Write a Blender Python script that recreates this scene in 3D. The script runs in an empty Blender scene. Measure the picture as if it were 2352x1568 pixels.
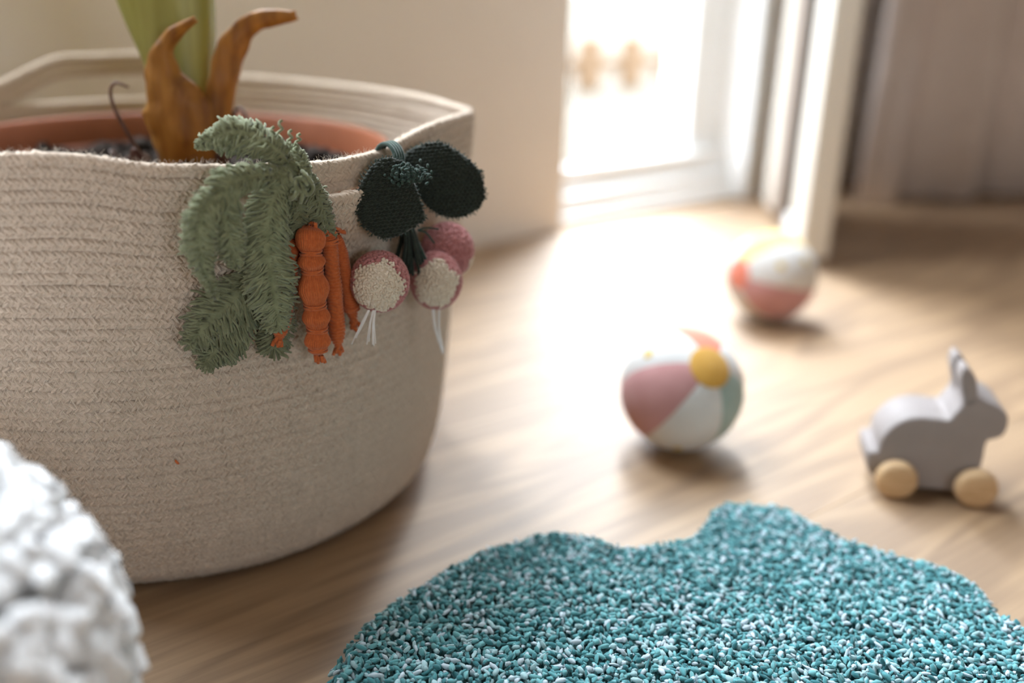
import bpy, bmesh, math, random
import numpy as np
from mathutils import Vector, Matrix, noise as mnoise

rng = np.random.default_rng(7)
random.seed(7)
scene = bpy.context.scene
col = scene.collection

# ------------------------------------------------------------------ camera, world, exposure
cam_data = bpy.data.cameras.new('camera')
cam = bpy.data.objects.new('camera', cam_data)
col.objects.link(cam)
cam_data.sensor_width = 36.0
cam_data.lens = 35.0
cam.matrix_world = (Matrix.Translation((0, 0, .299)) @ Matrix.Rotation(math.radians(90 - 21), 4, 'X')
                    @ Matrix.Rotation(math.radians(1.7), 4, 'Z'))
cam_data.clip_start = .01
cam_data.dof.use_dof = True
cam_data.dof.focus_distance = .437
cam_data.dof.aperture_fstop = 2.6
scene.camera = cam

world = bpy.data.worlds.new('overcast_sky')
scene.world = world
world.use_nodes = True
wn = world.node_tree
bg = wn.nodes['Background']
# overcast sky: one third as bright at the horizon as overhead
w_tc = wn.nodes.new('ShaderNodeTexCoord'); w_sep = wn.nodes.new('ShaderNodeSeparateXYZ')
wn.links.new(w_tc.outputs['Generated'], w_sep.inputs[0])
w_mr = wn.nodes.new('ShaderNodeMapRange'); w_mr.inputs[1].default_value = 0; w_mr.inputs[2].default_value = 1
SKY = 24.0
w_mr.inputs[3].default_value = SKY / 3; w_mr.inputs[4].default_value = SKY
wn.links.new(w_sep.outputs['Z'], w_mr.inputs[0]); wn.links.new(w_mr.outputs[0], bg.inputs[1])
bg.inputs[0].default_value = (.83, .92, 1.0, 1)
scene.cycles.max_bounces = 6; scene.cycles.glossy_bounces = 2; scene.cycles.transmission_bounces = 4
scene.cycles.caustics_reflective = False; scene.cycles.caustics_refractive = False
scene.view_settings.view_transform = 'Standard'
scene.view_settings.look = 'None'
scene.view_settings.exposure = 0.06
scene.view_settings.gamma = 1.0
scene.view_settings.use_curve_mapping = False

# hazy sun, high behind the garden door
sun_d = bpy.data.lights.new('sun', 'SUN'); sun_d.energy = 10.0; sun_d.angle = math.radians(38); sun_d.color = (.90, .96, 1.0)
sun = bpy.data.objects.new('sun', sun_d); col.objects.link(sun)
SUN_AZ, SUN_EL = math.radians(89), math.radians(58)
sun.rotation_euler = Vector((math.cos(SUN_EL) * math.cos(SUN_AZ), math.cos(SUN_EL) * math.sin(SUN_AZ), math.sin(SUN_EL))).to_track_quat('Z', 'Y').to_euler()

# room frame: origin at the foot of the window jamb, a runs along the window wall, b into the room
J = np.array([.055, 1.149]); E1 = np.array([.788, .616]); E2 = np.array([.616, -.788])
def W(a, b, z=0.):
    p = J + E1 * a + E2 * b
    return (float(p[0]), float(p[1]), float(z))
ROOM_YAW = math.atan2(.616, .788)
A0, A1, B1, CEIL = -2.3, 1.45, 3.1, 2.5          # room extents
WIN_W, WIN_H = .36, 2.05                          # garden door opening
BW = (-1.2, -.5, .35, 1.05)                     # unseen second window, added behind the photographer for fill light
LW = (-1.3, -.22, .55, 1.8)                     # unseen third window, added above the basket for top light

def portal(name, c, sx, sy, into):
    d = bpy.data.lights.new(name, 'AREA')
    d.shape = 'RECTANGLE'; d.size = sx; d.size_y = sy
    d.cycles.is_portal = True
    o = bpy.data.objects.new(name, d); col.objects.link(o)
    n = E2 * into
    z = Vector((-n[0], -n[1], 0)); y = Vector((0, 0, 1)); x = y.cross(z)
    m = Matrix((x, y, z)).transposed().to_4x4(); m.translation = c
    o.matrix_world = m
portal('door_daylight', W(WIN_W / 2, -.06, WIN_H / 2), WIN_W, WIN_H, 1)
portal('toplight_window_daylight', W((LW[0] + LW[1]) / 2, -.06, (LW[2] + LW[3]) / 2), LW[1] - LW[0], LW[3] - LW[2], 1)
portal('fill_window_daylight', W((BW[0] + BW[1]) / 2, B1 + .06, (BW[2] + BW[3]) / 2), BW[1] - BW[0], BW[3] - BW[2], -1)

# ------------------------------------------------------------------ helpers
def tag(o, label=None, cat=None, group=None, kind=None):
    if label: o['label'] = label
    if cat: o['category'] = cat
    if group: o['group'] = group
    if kind: o['kind'] = kind
    return o

def thing(name, label, cat, loc, group=None):
    o = bpy.data.objects.new(name, None); col.objects.link(o)
    o.empty_display_size = .02
    o.location = loc
    return tag(o, label, cat, group)

def origin_of(parent):
    p = parent
    v = Vector((0, 0, 0))
    while p is not None:
        v += p.location; p = p.parent
    return np.array(v)

def mk(name, V, Q, mat, parent=None, T=None, smooth=True, cols=None, matidx=None, local=False):
    """one mesh object from arrays: V n*3 (world), Q quads, T triangles"""
    V = np.asarray(V, float).reshape(-1, 3)
    Q = np.zeros((0, 4), int) if Q is None else np.asarray(Q, int).reshape(-1, 4)
    T = np.zeros((0, 3), int) if T is None else np.asarray(T, int).reshape(-1, 3)
    if parent is not None and not local: V = V - origin_of(parent)
    me = bpy.data.meshes.new(name)
    me.vertices.add(len(V)); me.vertices.foreach_set('co', V.astype(np.float32).ravel())
    nl = Q.size + T.size
    me.loops.add(nl); me.loops.foreach_set('vertex_index', np.concatenate([Q.ravel(), T.ravel()]).astype(np.int32))
    npol = len(Q) + len(T)
    me.polygons.add(npol)
    st = np.concatenate([np.arange(len(Q)) * 4, len(Q) * 4 + np.arange(len(T)) * 3]).astype(np.int32)
    me.polygons.foreach_set('loop_start', st)
    me.polygons.foreach_set('use_smooth', np.full(npol, bool(smooth)))
    if matidx is not None: me.polygons.foreach_set('material_index', np.asarray(matidx, np.int32))
    me.update(calc_edges=True); me.validate()
    if cols is not None:
        at = me.color_attributes.new('tone', 'FLOAT_COLOR', 'POINT')
        c = np.ones((len(V), 4), np.float32); c[:, :3] = np.asarray(cols).reshape(len(V), -1)
        at.data.foreach_set('color', c.ravel())
    for m in (mat if isinstance(mat, (list, tuple)) else [mat]): me.materials.append(m)
    o = bpy.data.objects.new(name, me); col.objects.link(o)
    if parent is not None: o.parent = parent
    return o

def unit(v):
    v = np.asarray(v, float); return v / np.maximum(np.linalg.norm(v, axis=-1, keepdims=True), 1e-12)

def merge(parts):
    """[(V,Q)] -> one V,Q"""
    Vs, Qs, n = [], [], 0
    for V, Q in parts:
        V = np.asarray(V).reshape(-1, 3); Vs.append(V); Qs.append(np.asarray(Q).reshape(-1, 4) + n); n += len(V)
    return np.concatenate(Vs), np.concatenate(Qs)

def grid_quads(nu, nv, wrap_u=False, wrap_v=False):
    iu = np.arange(nu if wrap_u else nu - 1); iv = np.arange(nv if wrap_v else nv - 1)
    I, K = np.meshgrid(iu, iv, indexing='ij'); I2, K2 = (I + 1) % nu, (K + 1) % nv
    return np.stack([I * nv + K, I2 * nv + K, I2 * nv + K2, I * nv + K2], -1).reshape(-1, 4)

def dome_template(nu=5, nv=4):
    """open half ellipsoid: x along, y across, z out"""
    u = np.linspace(-1, 1, nu) * math.pi / 2 * .93; v = np.linspace(-1, 1, nv) * math.pi / 2
    U, Vv = np.meshgrid(u, v, indexing='ij')
    P = np.stack([np.sin(U), np.cos(U) * np.sin(Vv), np.cos(U) * np.cos(Vv)], -1).reshape(-1, 3)
    return P, grid_quads(nu, nv)

def ball_template(nu=6, nv=5):
    """closed ellipsoid, x along"""
    u = np.linspace(-1, 1, nv) * math.pi / 2 * .97; v = np.arange(nu) * 2 * math.pi / nu
    U, Vv = np.meshgrid(u, v, indexing='ij')
    P = np.stack([np.sin(U), np.cos(U) * np.cos(Vv), np.cos(U) * np.sin(Vv)], -1).reshape(-1, 3)
    return P, grid_quads(nv, nu, wrap_v=True)

def stamp(tmpl, C, X, Y, Z):
    """copies of a template at C with scaled axes X,Y,Z (n*3 each)"""
    P, Q = tmpl
    n, m = len(C), len(P)
    V = C[:, None, :] + P[None, :, 0:1] * X[:, None, :] + P[None, :, 1:2] * Y[:, None, :] + P[None, :, 2:3] * Z[:, None, :]
    F = Q[None] + (np.arange(n) * m)[:, None, None]
    return V.reshape(-1, 3), F.reshape(-1, 4)

def tubes(P, R, sides=5):
    """many tubes at once: P n*k*3, R n*k or scalar"""
    P = np.asarray(P, float)
    if P.ndim == 2: P = P[None]
    n, k, _ = P.shape
    R = np.broadcast_to(np.asarray(R, float), (n, k))
    T = unit(np.gradient(P, axis=1))
    ref = np.zeros_like(T); ref[..., 2] = 1
    alt = np.abs(T[..., 2]) > .92
    ref[alt] = (1, 0, 0)
    if n == 1 or True:
        ref = np.broadcast_to(np.where(np.abs(T[:, :, 2]).max(1)[:, None, None] > .92, np.array([.37, -.93, .05]), np.array([0, 0, 1.])), T.shape)
    N = unit(np.cross(T, ref)); B = np.cross(T, N)
    a = np.arange(sides) * 2 * math.pi / sides
    V = P[:, :, None, :] + R[:, :, None, None] * (np.cos(a)[None, None, :, None] * N[:, :, None, :] + np.sin(a)[None, None, :, None] * B[:, :, None, :])
    q = grid_quads(k, sides, wrap_v=True)
    F = q[None] + (np.arange(n) * k * sides)[:, None, None]
    return V.reshape(-1, 3), F.reshape(-1, 4)

def smooth_path(pts, n):
    """Catmull-Rom through pts, n samples"""
    p = np.asarray(pts, float); p = np.concatenate([[2 * p[0] - p[1]], p, [2 * p[-1] - p[-2]]])
    m = len(p) - 3
    s = np.linspace(0, m, n); i = np.minimum(s.astype(int), m - 1); t = (s - i)[:, None]
    a, b, c, d = p[i], p[i + 1], p[i + 2], p[i + 3]
    return .5 * (2 * b + (c - a) * t + (2 * a - 5 * b + 4 * c - d) * t ** 2 + (3 * b - a - 3 * c + d) * t ** 3)

def box_arrays(x0, x1, y0, y1, z0, z1):
    V = np.array([(x, y, z) for x in (x0, x1) for y in (y0, y1) for z in (z0, z1)], float)
    Q = [(0, 1, 3, 2), (4, 6, 7, 5), (0, 4, 5, 1), (2, 3, 7, 6), (0, 2, 6, 4), (1, 5, 7, 3)]
    return V, Q

def bevel_box(name, dims, mat, parent=None, bev=.002, segs=2):
    """bevelled box mesh; dims x0,x1,y0,y1,z0,z1 in the local frame of the object"""
    V, Q = box_arrays(*dims)
    bm = bmesh.new()
    vs = [bm.verts.new(v) for v in V]
    for q in Q: bm.faces.new([vs[i] for i in q])
    bmesh.ops.recalc_face_normals(bm, faces=bm.faces)
    if bev: bmesh.ops.bevel(bm, geom=bm.edges[:], offset=bev, segments=segs, affect='EDGES', profile=.5)
    me = bpy.data.meshes.new(name); bm.to_mesh(me); bm.free()
    me.materials.append(mat)
    o = bpy.data.objects.new(name, me); col.objects.link(o)
    if parent is not None: o.parent = parent
    return o

def room_box(name, a0, a1, b0, b1, z0, z1, mat, parent=None, bev=0.):
    """a box laid out in the room frame"""
    o = bevel_box(name, (0, a1 - a0, -(b1 - b0), 0, z0, z1), mat, parent, bev)
    if parent is None:
        p = W(a0, b0); o.location = (p[0], p[1], 0)
        o.rotation_euler = (0, 0, ROOM_YAW)
    else:
        # parents of room boxes carry the room rotation and sit at W(pa,pb)
        d = np.array(W(a0, b0)) - np.array(parent.location)
        o.location = (float(d[:2] @ E1), float(-(d[:2] @ E2)), -parent.location.z)
    return o

# ------------------------------------------------------------------ materials
def material(name):
    m = bpy.data.materials.new(name); m.use_nodes = True
    nt = m.node_tree
    return m, nt, nt.nodes['Principled BSDF']

def link(nt, a, b): nt.links.new(a, b)

def fabric(name, c1, c2, scale=300, rough=.95, sheen=.25, bump=0., detail=3, bscale=1500):
    """two-tone mottled cloth or yarn"""
    m, nt, p = material(name)
    tc = nt.nodes.new('ShaderNodeTexCoord')
    nz = nt.nodes.new('ShaderNodeTexNoise'); nz.inputs['Scale'].default_value = scale; nz.inputs['Detail'].default_value = detail
    link(nt, tc.outputs['Object'], nz.inputs['Vector'])
    r = nt.nodes.new('ShaderNodeValToRGB')
    r.color_ramp.elements[0].position = .32; r.color_ramp.elements[0].color = (*c1, 1)
    r.color_ramp.elements[1].position = .68; r.color_ramp.elements[1].color = (*c2, 1)
    link(nt, nz.outputs['Fac'], r.inputs['Fac']); link(nt, r.outputs['Color'], p.inputs['Base Color'])
    p.inputs['Roughness'].default_value = rough
    p.inputs['Specular IOR Level'].default_value = .15
    p.inputs['Sheen Weight'].default_value = sheen; p.inputs['Sheen Roughness'].default_value = .5
    if bump:
        n2 = nt.nodes.new('ShaderNodeTexNoise'); n2.inputs['Scale'].default_value = bscale; n2.inputs['Detail'].default_value = 3
        link(nt, tc.outputs['Object'], n2.inputs['Vector'])
        b = nt.nodes.new('ShaderNodeBump'); b.inputs['Strength'].default_value = bump; b.inputs['Distance'].default_value = .0006
        link(nt, n2.outputs['Fac'], b.inputs['Height']); link(nt, b.outputs['Normal'], p.inputs['Normal'])
    return m

def yarn_tones(name, rough=.95, sheen=.3):
    """colour of each tuft of yarn from its 'tone' attribute"""
    m, nt, p = material(name)
    at = nt.nodes.new('ShaderNodeVertexColor'); at.layer_name = 'tone'
    link(nt, at.outputs['Color'], p.inputs['Base Color'])
    p.inputs['Roughness'].default_value = rough; p.inputs['Specular IOR Level'].default_value = .15
    p.inputs['Sheen Weight'].default_value = sheen
    return m

def plain(name, c, rough=.5, spec=.5):
    m, nt, p = material(name)
    tc = nt.nodes.new('ShaderNodeTexCoord')
    nz = nt.nodes.new('ShaderNodeTexNoise'); nz.inputs['Scale'].default_value = 14; nz.inputs['Detail'].default_value = 4
    link(nt, tc.outputs['Object'], nz.inputs['Vector'])
    mx = nt.nodes.new('ShaderNodeMix'); mx.data_type = 'RGBA'
    mx.inputs['A'].default_value = (*[x * .96 for x in c], 1); mx.inputs['B'].default_value = (*[min(1, x * 1.04) for x in c], 1)
    link(nt, nz.outputs['Fac'], mx.inputs['Factor']); link(nt, mx.outputs['Result'], p.inputs['Base Color'])
    p.inputs['Roughness'].default_value = rough; p.inputs['Specular IOR Level'].default_value = spec
    return m

def wood_floor():
    m, nt, p = material('oak_floor')
    tc = nt.nodes.new('ShaderNodeTexCoord'); oi = nt.nodes.new('ShaderNodeObjectInfo')
    off = nt.nodes.new('ShaderNodeVectorMath'); off.operation = 'MULTIPLY_ADD'
    comb = nt.nodes.new('ShaderNodeCombineXYZ')
    for i in range(3): link(nt, oi.outputs['Random'], comb.inputs[i])
    off.inputs[1].default_value = (13.1, 7.7, 3.3)
    link(nt, comb.outputs[0], off.inputs[0]); link(nt, tc.outputs['Object'], off.inputs[2])
    mp = nt.nodes.new('ShaderNodeMapping'); mp.inputs['Scale'].default_value = (1.3, 11, 1)
    link(nt, off.outputs[0], mp.inputs['Vector'])
    # broad wandering figure
    n1 = nt.nodes.new('ShaderNodeTexNoise'); n1.inputs['Scale'].default_value = 1.6; n1.inputs['Detail'].default_value = 2; n1.inputs['Distortion'].default_value = 1.2
    link(nt, mp.outputs[0], n1.inputs['Vector'])
    rings = nt.nodes.new('ShaderNodeMath'); rings.operation = 'MULTIPLY'; rings.inputs[1].default_value = 34
    link(nt, n1.outputs['Fac'], rings.inputs[0])
    sn = nt.nodes.new('ShaderNodeMath'); sn.operation = 'SINE'; link(nt, rings.outputs[0], sn.inputs[0])
    mr = nt.nodes.new('ShaderNodeMapRange'); mr.inputs[1].default_value = -1; mr.inputs[2].default_value = 1
    link(nt, sn.outputs[0], mr.inputs[0])
    # fine pores
    mp2 = nt.nodes.new('ShaderNodeMapping'); mp2.inputs['Scale'].default_value = (12, 420, 1)
    link(nt, off.outputs[0], mp2.inputs['Vector'])
    n2 = nt.nodes.new('ShaderNodeTexNoise'); n2.inputs['Scale'].default_value = 1; n2.inputs['Detail'].default_value = 4
    link(nt, mp2.outputs[0], n2.inputs['Vector'])
    mixf = nt.nodes.new('ShaderNodeMath'); mixf.operation = 'MULTIPLY_ADD'; mixf.inputs[1].default_value = .45
    sc = nt.nodes.new('ShaderNodeMath'); sc.operation = 'MULTIPLY'; sc.inputs[1].default_value = .62
    link(nt, n2.outputs['Fac'], sc.inputs[0]); link(nt, mr.outputs[0], mixf.inputs[0]); link(nt, sc.outputs[0], mixf.inputs[2])
    r = nt.nodes.new('ShaderNodeValToRGB')
    r.color_ramp.elements[0].position = .1; r.color_ramp.elements[0].color = (.185, .098, .040, 1)
    r.color_ramp.elements[1].position = .85; r.color_ramp.elements[1].color = (.39, .245, .125, 1)
    link(nt, mixf.outputs[0], r.inputs['Fac'])
    hs = nt.nodes.new('ShaderNodeHueSaturation')
    vr = nt.nodes.new('ShaderNodeMapRange'); vr.inputs[3].default_value = .88; vr.inputs[4].default_value = 1.1
    link(nt, oi.outputs['Random'], vr.inputs[0]); link(nt, vr.outputs[0], hs.inputs['Value'])
    link(nt, r.outputs['Color'], hs.inputs['Color']); link(nt, hs.outputs['Color'], p.inputs['Base Color'])
    p.inputs['Roughness'].default_value = .62
    p.inputs['Specular IOR Level'].default_value = 1.0
    p.inputs['Coat Weight'].default_value = 1.0; p.inputs['Coat Roughness'].default_value = .58; p.inputs['Coat IOR'].default_value = 1.6
    b = nt.nodes.new('ShaderNodeBump'); b.inputs['Strength'].default_value = .12; b.inputs['Distance'].default_value = .0008
    link(nt, n2.outputs['Fac'], b.inputs['Height']); link(nt, b.outputs['Normal'], p.inputs['Normal'])
    return m

def glass_mat():
    m, nt, p = material('clear_glass')
    p.inputs['Base Color'].default_value = (.93, .96, .96, 1); p.inputs['Roughness'].default_value = .02
    p.inputs['Transmission Weight'].default_value = 1.0; p.inputs['IOR'].default_value = 1.45
    return m

def light_wood(name='pale_beech', c1=(.52, .33, .17), c2=(.68, .48, .28)):
    m, nt, p = material(name)
    tc = nt.nodes.new('ShaderNodeTexCoord'); mp = nt.nodes.new('ShaderNodeMapping'); mp.inputs['Scale'].default_value = (60, 60, 340)
    link(nt, tc.outputs['Object'], mp.inputs['Vector'])
    nz = nt.nodes.new('ShaderNodeTexNoise'); nz.inputs['Scale'].default_value = 1.5; nz.inputs['Detail'].default_value = 4
    link(nt, mp.outputs[0], nz.inputs['Vector'])
    r = nt.nodes.new('ShaderNodeValToRGB'); r.color_ramp.elements[0].position = .3; r.color_ramp.elements[1].position = .7
    r.color_ramp.elements[0].color = (*c1, 1); r.color_ramp.elements[1].color = (*c2, 1)
    link(nt, nz.outputs['Fac'], r.inputs['Fac']); link(nt, r.outputs['Color'], p.inputs['Base Color'])
    p.inputs['Roughness'].default_value = .6
    return m

M_wall = plain('warm_white_paint', (.77, .71, .67), .85, .2)
M_wall2 = plain('warm_beige_paint', (.74, .63, .50), .85, .2)
M_door = plain('grey_green_paint', (.62, .62, .57), .6, .3)
M_ceil = plain('ceiling_paint', (.8, .78, .75), .9, .2)
M_frame = plain('white_lacquer', (.84, .85, .86), .35, .5)
M_frame_shaded = plain('shaded_white_lacquer', (.66, .61, .54), .45, .4)  # white leaf stiles with their shade put into a darker cream
M_dark_reflection = plain('brown_glass_reflection', (.06, .04, .026), .5, .4)  # brown that stands for the dark room reflection in the leaf's glass
M_alu = plain('taupe_trim', (.42, .34, .29), .45, .5)
M_glass = glass_mat()
M_floor = wood_floor()
M_gap = plain('dark_joint_gap', (.10, .06, .03), .8, .2)  # dark brown slab that shows in the plank joints
M_terrace = plain('terrace_stone', (.075, .066, .054), .9, .1)
M_fence = light_wood('weathered_orange_wood', (.12, .066, .028), (.15, .088, .04))
M_curtain = fabric('mauve_linen', (.78, .68, .63), (.84, .74, .69), 60, .95, .2)

# ------------------------------------------------------------------ the room
floor = room_box('floor', A0 - .1, A1 + .1, -.12, B1 + .1, -.05, -.012, M_gap)
tag(floor, kind='structure')
PW, PL = .29, 2.2
plank_me = None
row = 0
b = 0.0
while b < B1 - .01:
    a = A0 - ((row * .47) % 1.0) * PL
    while a < A1:
        a0, a1 = max(a, A0), min(a + PL, A1)
        if a1 - a0 > .02:
            full = abs(a1 - a0 - PL) < 1e-6 and b + PW <= B1
            dims = (.00004, a1 - a0 - .00004, -(min(PW, B1 - b) - .00004), -.00004, -.012, 0)
            if full and plank_me is not None:
                o = bpy.data.objects.new('plank', plank_me); col.objects.link(o); o.parent = floor
            else:
                o = bevel_box('plank', dims, M_floor, floor, .00025, 1)
                if full: plank_me = o.data
            d = np.array(W(a0, b)) - np.array(floor.location)
            o.location = (float(d[:2] @ E1), float(-(d[:2] @ E2)), 0)
        a += PL
    b += PW; row += 1

T_W = .12
# the window wall, in one mesh round the garden door
def wall_mesh(name, quads_boxes, mat):
    parts = []
    for (a0, a1, b0, b1, z0, z1) in quads_boxes:
        V, Q = box_arrays(a0, a1, b0, b1, z0, z1)
        Vw = np.array([W(*v) for v in V]); parts.append((Vw, Q))
    V, Q = merge(parts)
    o = mk(name, V, Q, mat, smooth=False)
    bm = bmesh.new(); bm.from_mesh(o.data); bmesh.ops.recalc_face_normals(bm, faces=bm.faces); bm.to_mesh(o.data); bm.free()
    return tag(o, kind='structure')
wall_mesh('wall_back', [(A0 - .1, LW[0], -T_W, 0, -.05, CEIL), (LW[1], 0, -T_W, 0, -.05, CEIL), (LW[0], LW[1], -T_W, 0, -.05, LW[2]), (LW[0], LW[1], -T_W, 0, LW[3], CEIL), (WIN_W, A1 + .1, -T_W, 0, -.05, CEIL), (0, WIN_W, -T_W, 0, WIN_H, CEIL)], M_wall)
wall_mesh('wall_left', [(A0 - .1, A0, 0, B1, -.05, CEIL)], M_wall2)
wall_mesh('wall_right', [(A1, A1 + .1, 0, B1, -.05, CEIL)], M_wall2)
wall_mesh('wall_front', [(A0 - .1, BW[0], B1, B1 + .1, -.05, CEIL), (BW[1], A1 + .1, B1, B1 + .1, -.05, CEIL),
                         (BW[0], BW[1], B1, B1 + .1, -.05, BW[2]), (BW[0], BW[1], B1, B1 + .1, BW[3], CEIL)], M_wall2)
wall_mesh('ceiling', [(A0 - .1, A1 + .1, -T_W, B1 + .1, CEIL, CEIL + .08)], M_ceil)

# garden door frame: stepped threshold, right-hand post, head
win = bpy.data.objects.new('window_1', None); col.objects.link(win)
win.location = W(0, 0); win.rotation_euler = (0, 0, ROOM_YAW); tag(win, kind='structure')
room_box('threshold_rail', .001, WIN_W - .001, -.046, -.034, .0, .066, M_frame, win, .004)
room_box('threshold_step', .001, WIN_W - .001, -.034, -.018, .0, .036, M_frame, win, .004)
room_box('threshold_plate', .001, WIN_W - .001, -.019, -.004, .001, .014, M_frame, win, .003)
room_box('outer_post', WIN_W - .105, WIN_W - .04, -.10, -.05, .06, WIN_H - .001, M_frame, win, .003)
room_box('inner_post', WIN_W - .042, WIN_W - .001, -.10, .004, .0, WIN_H - .001, M_frame, win, .003)
room_box('left_post', .001, .012, -.10, -.06, .06, WIN_H - .001, M_frame, win, .003)
room_box('head_rail', .001, WIN_W - .001, -.10, -.02, WIN_H - .06, WIN_H - .001, M_frame, win, .003)
# the glazed leaf, standing half open into the room
leaf = bpy.data.objects.new('door_1', None); col.objects.link(leaf)
hp, ep = np.array([.345, 1.300]), np.array([.320, 1.030])
leaf.location = (hp[0], hp[1], 0); lw = float(np.linalg.norm(ep - hp))
leaf.rotation_euler = (0, 0, math.atan2(*(ep - hp)[::-1])); tag(leaf, kind='structure')
bevel_box('hinge_stile', (0, .048, -.017, .017, .008, 2.0), M_frame_shaded, leaf, .003)
bevel_box('hinge_seal', (.048, .08, -.0145, .0145, .01, 2.0), M_alu, leaf, .002)
bevel_box('reflection_strip', (.08, .15, -.012, .012, .01, 2.0), M_dark_reflection, leaf, .002)  # solid strip coloured like the dark reflection in the glazing
bevel_box('lock_stile', (lw - .08, lw, -.015, .015, .008, 2.0), M_frame_shaded, leaf, .003)
bevel_box('bottom_rail', (.15, lw - .08, -.014, .014, .01, .03), M_frame, leaf, .002)
bevel_box('top_rail', (.048, lw - .06, -.016, .016, 1.94, 1.999), M_frame, leaf, .002)
bevel_box('pane', (.15, lw - .08, -.004, .004, .03, 1.94), M_glass, leaf, 0)
# unseen window behind the photographer, added as a fill source
win2 = bpy.data.objects.new('fill_window_2', None); col.objects.link(win2)
win2.location = W(BW[0], B1); win2.rotation_euler = (0, 0, ROOM_YAW); tag(win2, kind='structure')
for nm, a0, a1, z0, z1 in [('left_post', BW[0], BW[0] + .05, BW[2], BW[3]), ('right_post', BW[1] - .05, BW[1], BW[2], BW[3]),
                           ('mullion', (BW[0] + BW[1]) / 2 - .03, (BW[0] + BW[1]) / 2 + .03, BW[2], BW[3]),
                           ('sill_rail', BW[0] + .05, BW[1] - .05, BW[2], BW[2] + .05), ('head_rail', BW[0] + .05, BW[1] - .05, BW[3] - .05, BW[3])]:
    room_box(nm, a0, a1, B1 + .02, B1 + .07, z0, z1, M_frame, win2, .003)
win3 = bpy.data.objects.new('toplight_window_3', None); col.objects.link(win3)  # unseen window in the door wall, added for its top light
win3.location = W(LW[0], 0); win3.rotation_euler = (0, 0, ROOM_YAW); tag(win3, kind='structure')
for nm, a0, a1, z0, z1 in [('left_post', LW[0], LW[0] + .045, LW[2], LW[3]), ('right_post', LW[1] - .045, LW[1], LW[2], LW[3]),
                           ('sill_rail', LW[0] + .045, LW[1] - .045, LW[2], LW[2] + .045), ('head_rail', LW[0] + .045, LW[1] - .045, LW[3] - .045, LW[3])]:
    room_box(nm, a0, a1, -.10, -.05, z0, z1, M_frame, win3, .003)
# low painted panelling on the window wall behind the basket
d2 = bpy.data.objects.new('trim_1', None); col.objects.link(d2)
d2.location = W(-1.5, 0); d2.rotation_euler = (0, 0, ROOM_YAW); tag(d2, kind='structure')
room_box('panel', -1.5, -.72, .001, .010, .0, .55, M_door, d2, .003)
room_box('panel_stile', -.72, -.68, .001, .016, .0, .57, M_frame, d2, .003)
room_box('panel_cap', -1.5, -.72, .001, .016, .55, .57, M_frame, d2, .003)

# outdoors: terrace and a wooden fence
ter = wall_mesh('terrace_floor', [(-6, 8, -9, -T_W, -.12, -.04)], M_terrace)
ter['kind'] = 'structure'
edging = thing('wooden_edging', 'blurred low orange-brown wooden edging out on the bright terrace', 'edging', W(.35, -1.25, -.04))
edging.rotation_euler = (0, 0, ROOM_YAW)
fb = None
for i in range(9):
    if fb is None:
        fb = bevel_box('edging_board', (-.045, .045, -.012, .012, .0, .15), M_fence, edging, .004, 1)
        o = fb
    else:
        o = bpy.data.objects.new('edging_board', fb.data); col.objects.link(o); o.parent = edging
    o.location = (i * .16, 0, 0)
bevel_box('edging_rail', (-.06, 1.4, .012, .04, .05, .09), M_fence, edging, .004, 1)

# curtain drawn back beside the door
def make_curtain(name, a0, a1, b0, b1, nf, amp, label, phase=0.):
    n, k = 260, 14
    s = np.linspace(0, 1, n); zz = np.linspace(.004, 2.2, k)
    front = []
    for zi in zz:
        wob = amp * (1 - .25 * zi / 2.2)
        bb = b0 + (b1 - b0) * s + wob * np.sin(s * nf * 2 * math.pi + phase + .25 * np.sin(3 * zi)) + .25 * wob * np.sin(s * nf * 5.3 * math.pi + 1 + phase)
        aa = a0 + (a1 - a0) * s + .3 * wob * np.sin(s * nf * 4 * math.pi)
        front.append(np.stack([J[0] + E1[0] * aa + E2[0] * bb, J[1] + E1[1] * aa + E2[1] * bb, np.full(n, zi)], -1))
    V = np.stack(front, 1)
    p = W((a0 + a1) / 2, (b0 + b1) / 2)
    t = thing(name, label, 'curtain', p)
    o = mk('cloth', V, grid_quads(n, k), M_curtain, t)
    md = o.modifiers.new('thickness', 'SOLIDIFY'); md.thickness = .0015
    rod = np.array([W(a0 - .02, (b0 + b1) / 2, 2.215), W(a1 + .02, (b0 + b1) / 2, 2.215)])
    V, Q = tubes(np.linspace(rod[0], rod[1], 3), .009, 10)
    mk('curtain_rod', V, Q, M_frame, t)
make_curtain('curtain', .43, .70, .10, .20, 2.2, .022, 'pale mauve floor-length curtain next to the open glazed door')
make_curtain('curtain', .73, 1.3, .17, .2, 4, .03, 'pale mauve floor-length curtain at the right picture edge', 2.)

# ------------------------------------------------------------------ basket
BC = np.array([-.201, .559])
BASE = (float(BC[0]), float(BC[1]), 0.)
def on_basket(deg, z, off=0.):
    """point on the basket wall: bearing in degrees, height in m, stand-off in mm"""
    a = math.radians(deg); r = .168 + off / 1000
    return np.array([BC[0] + r * math.cos(a), BC[1] + r * math.sin(a), z])

M_rope = fabric('natural_cotton_rope', (.55, .445, .35), (.68, .56, .455), 900, .95, .3)
M_thread = fabric('cream_thread', (.72, .62, .51), (.80, .70, .59), 500, .9, .2)
basket = thing('rope_basket', 'large cream coiled cotton rope basket holding a potted plant', 'basket', BASE)

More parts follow.
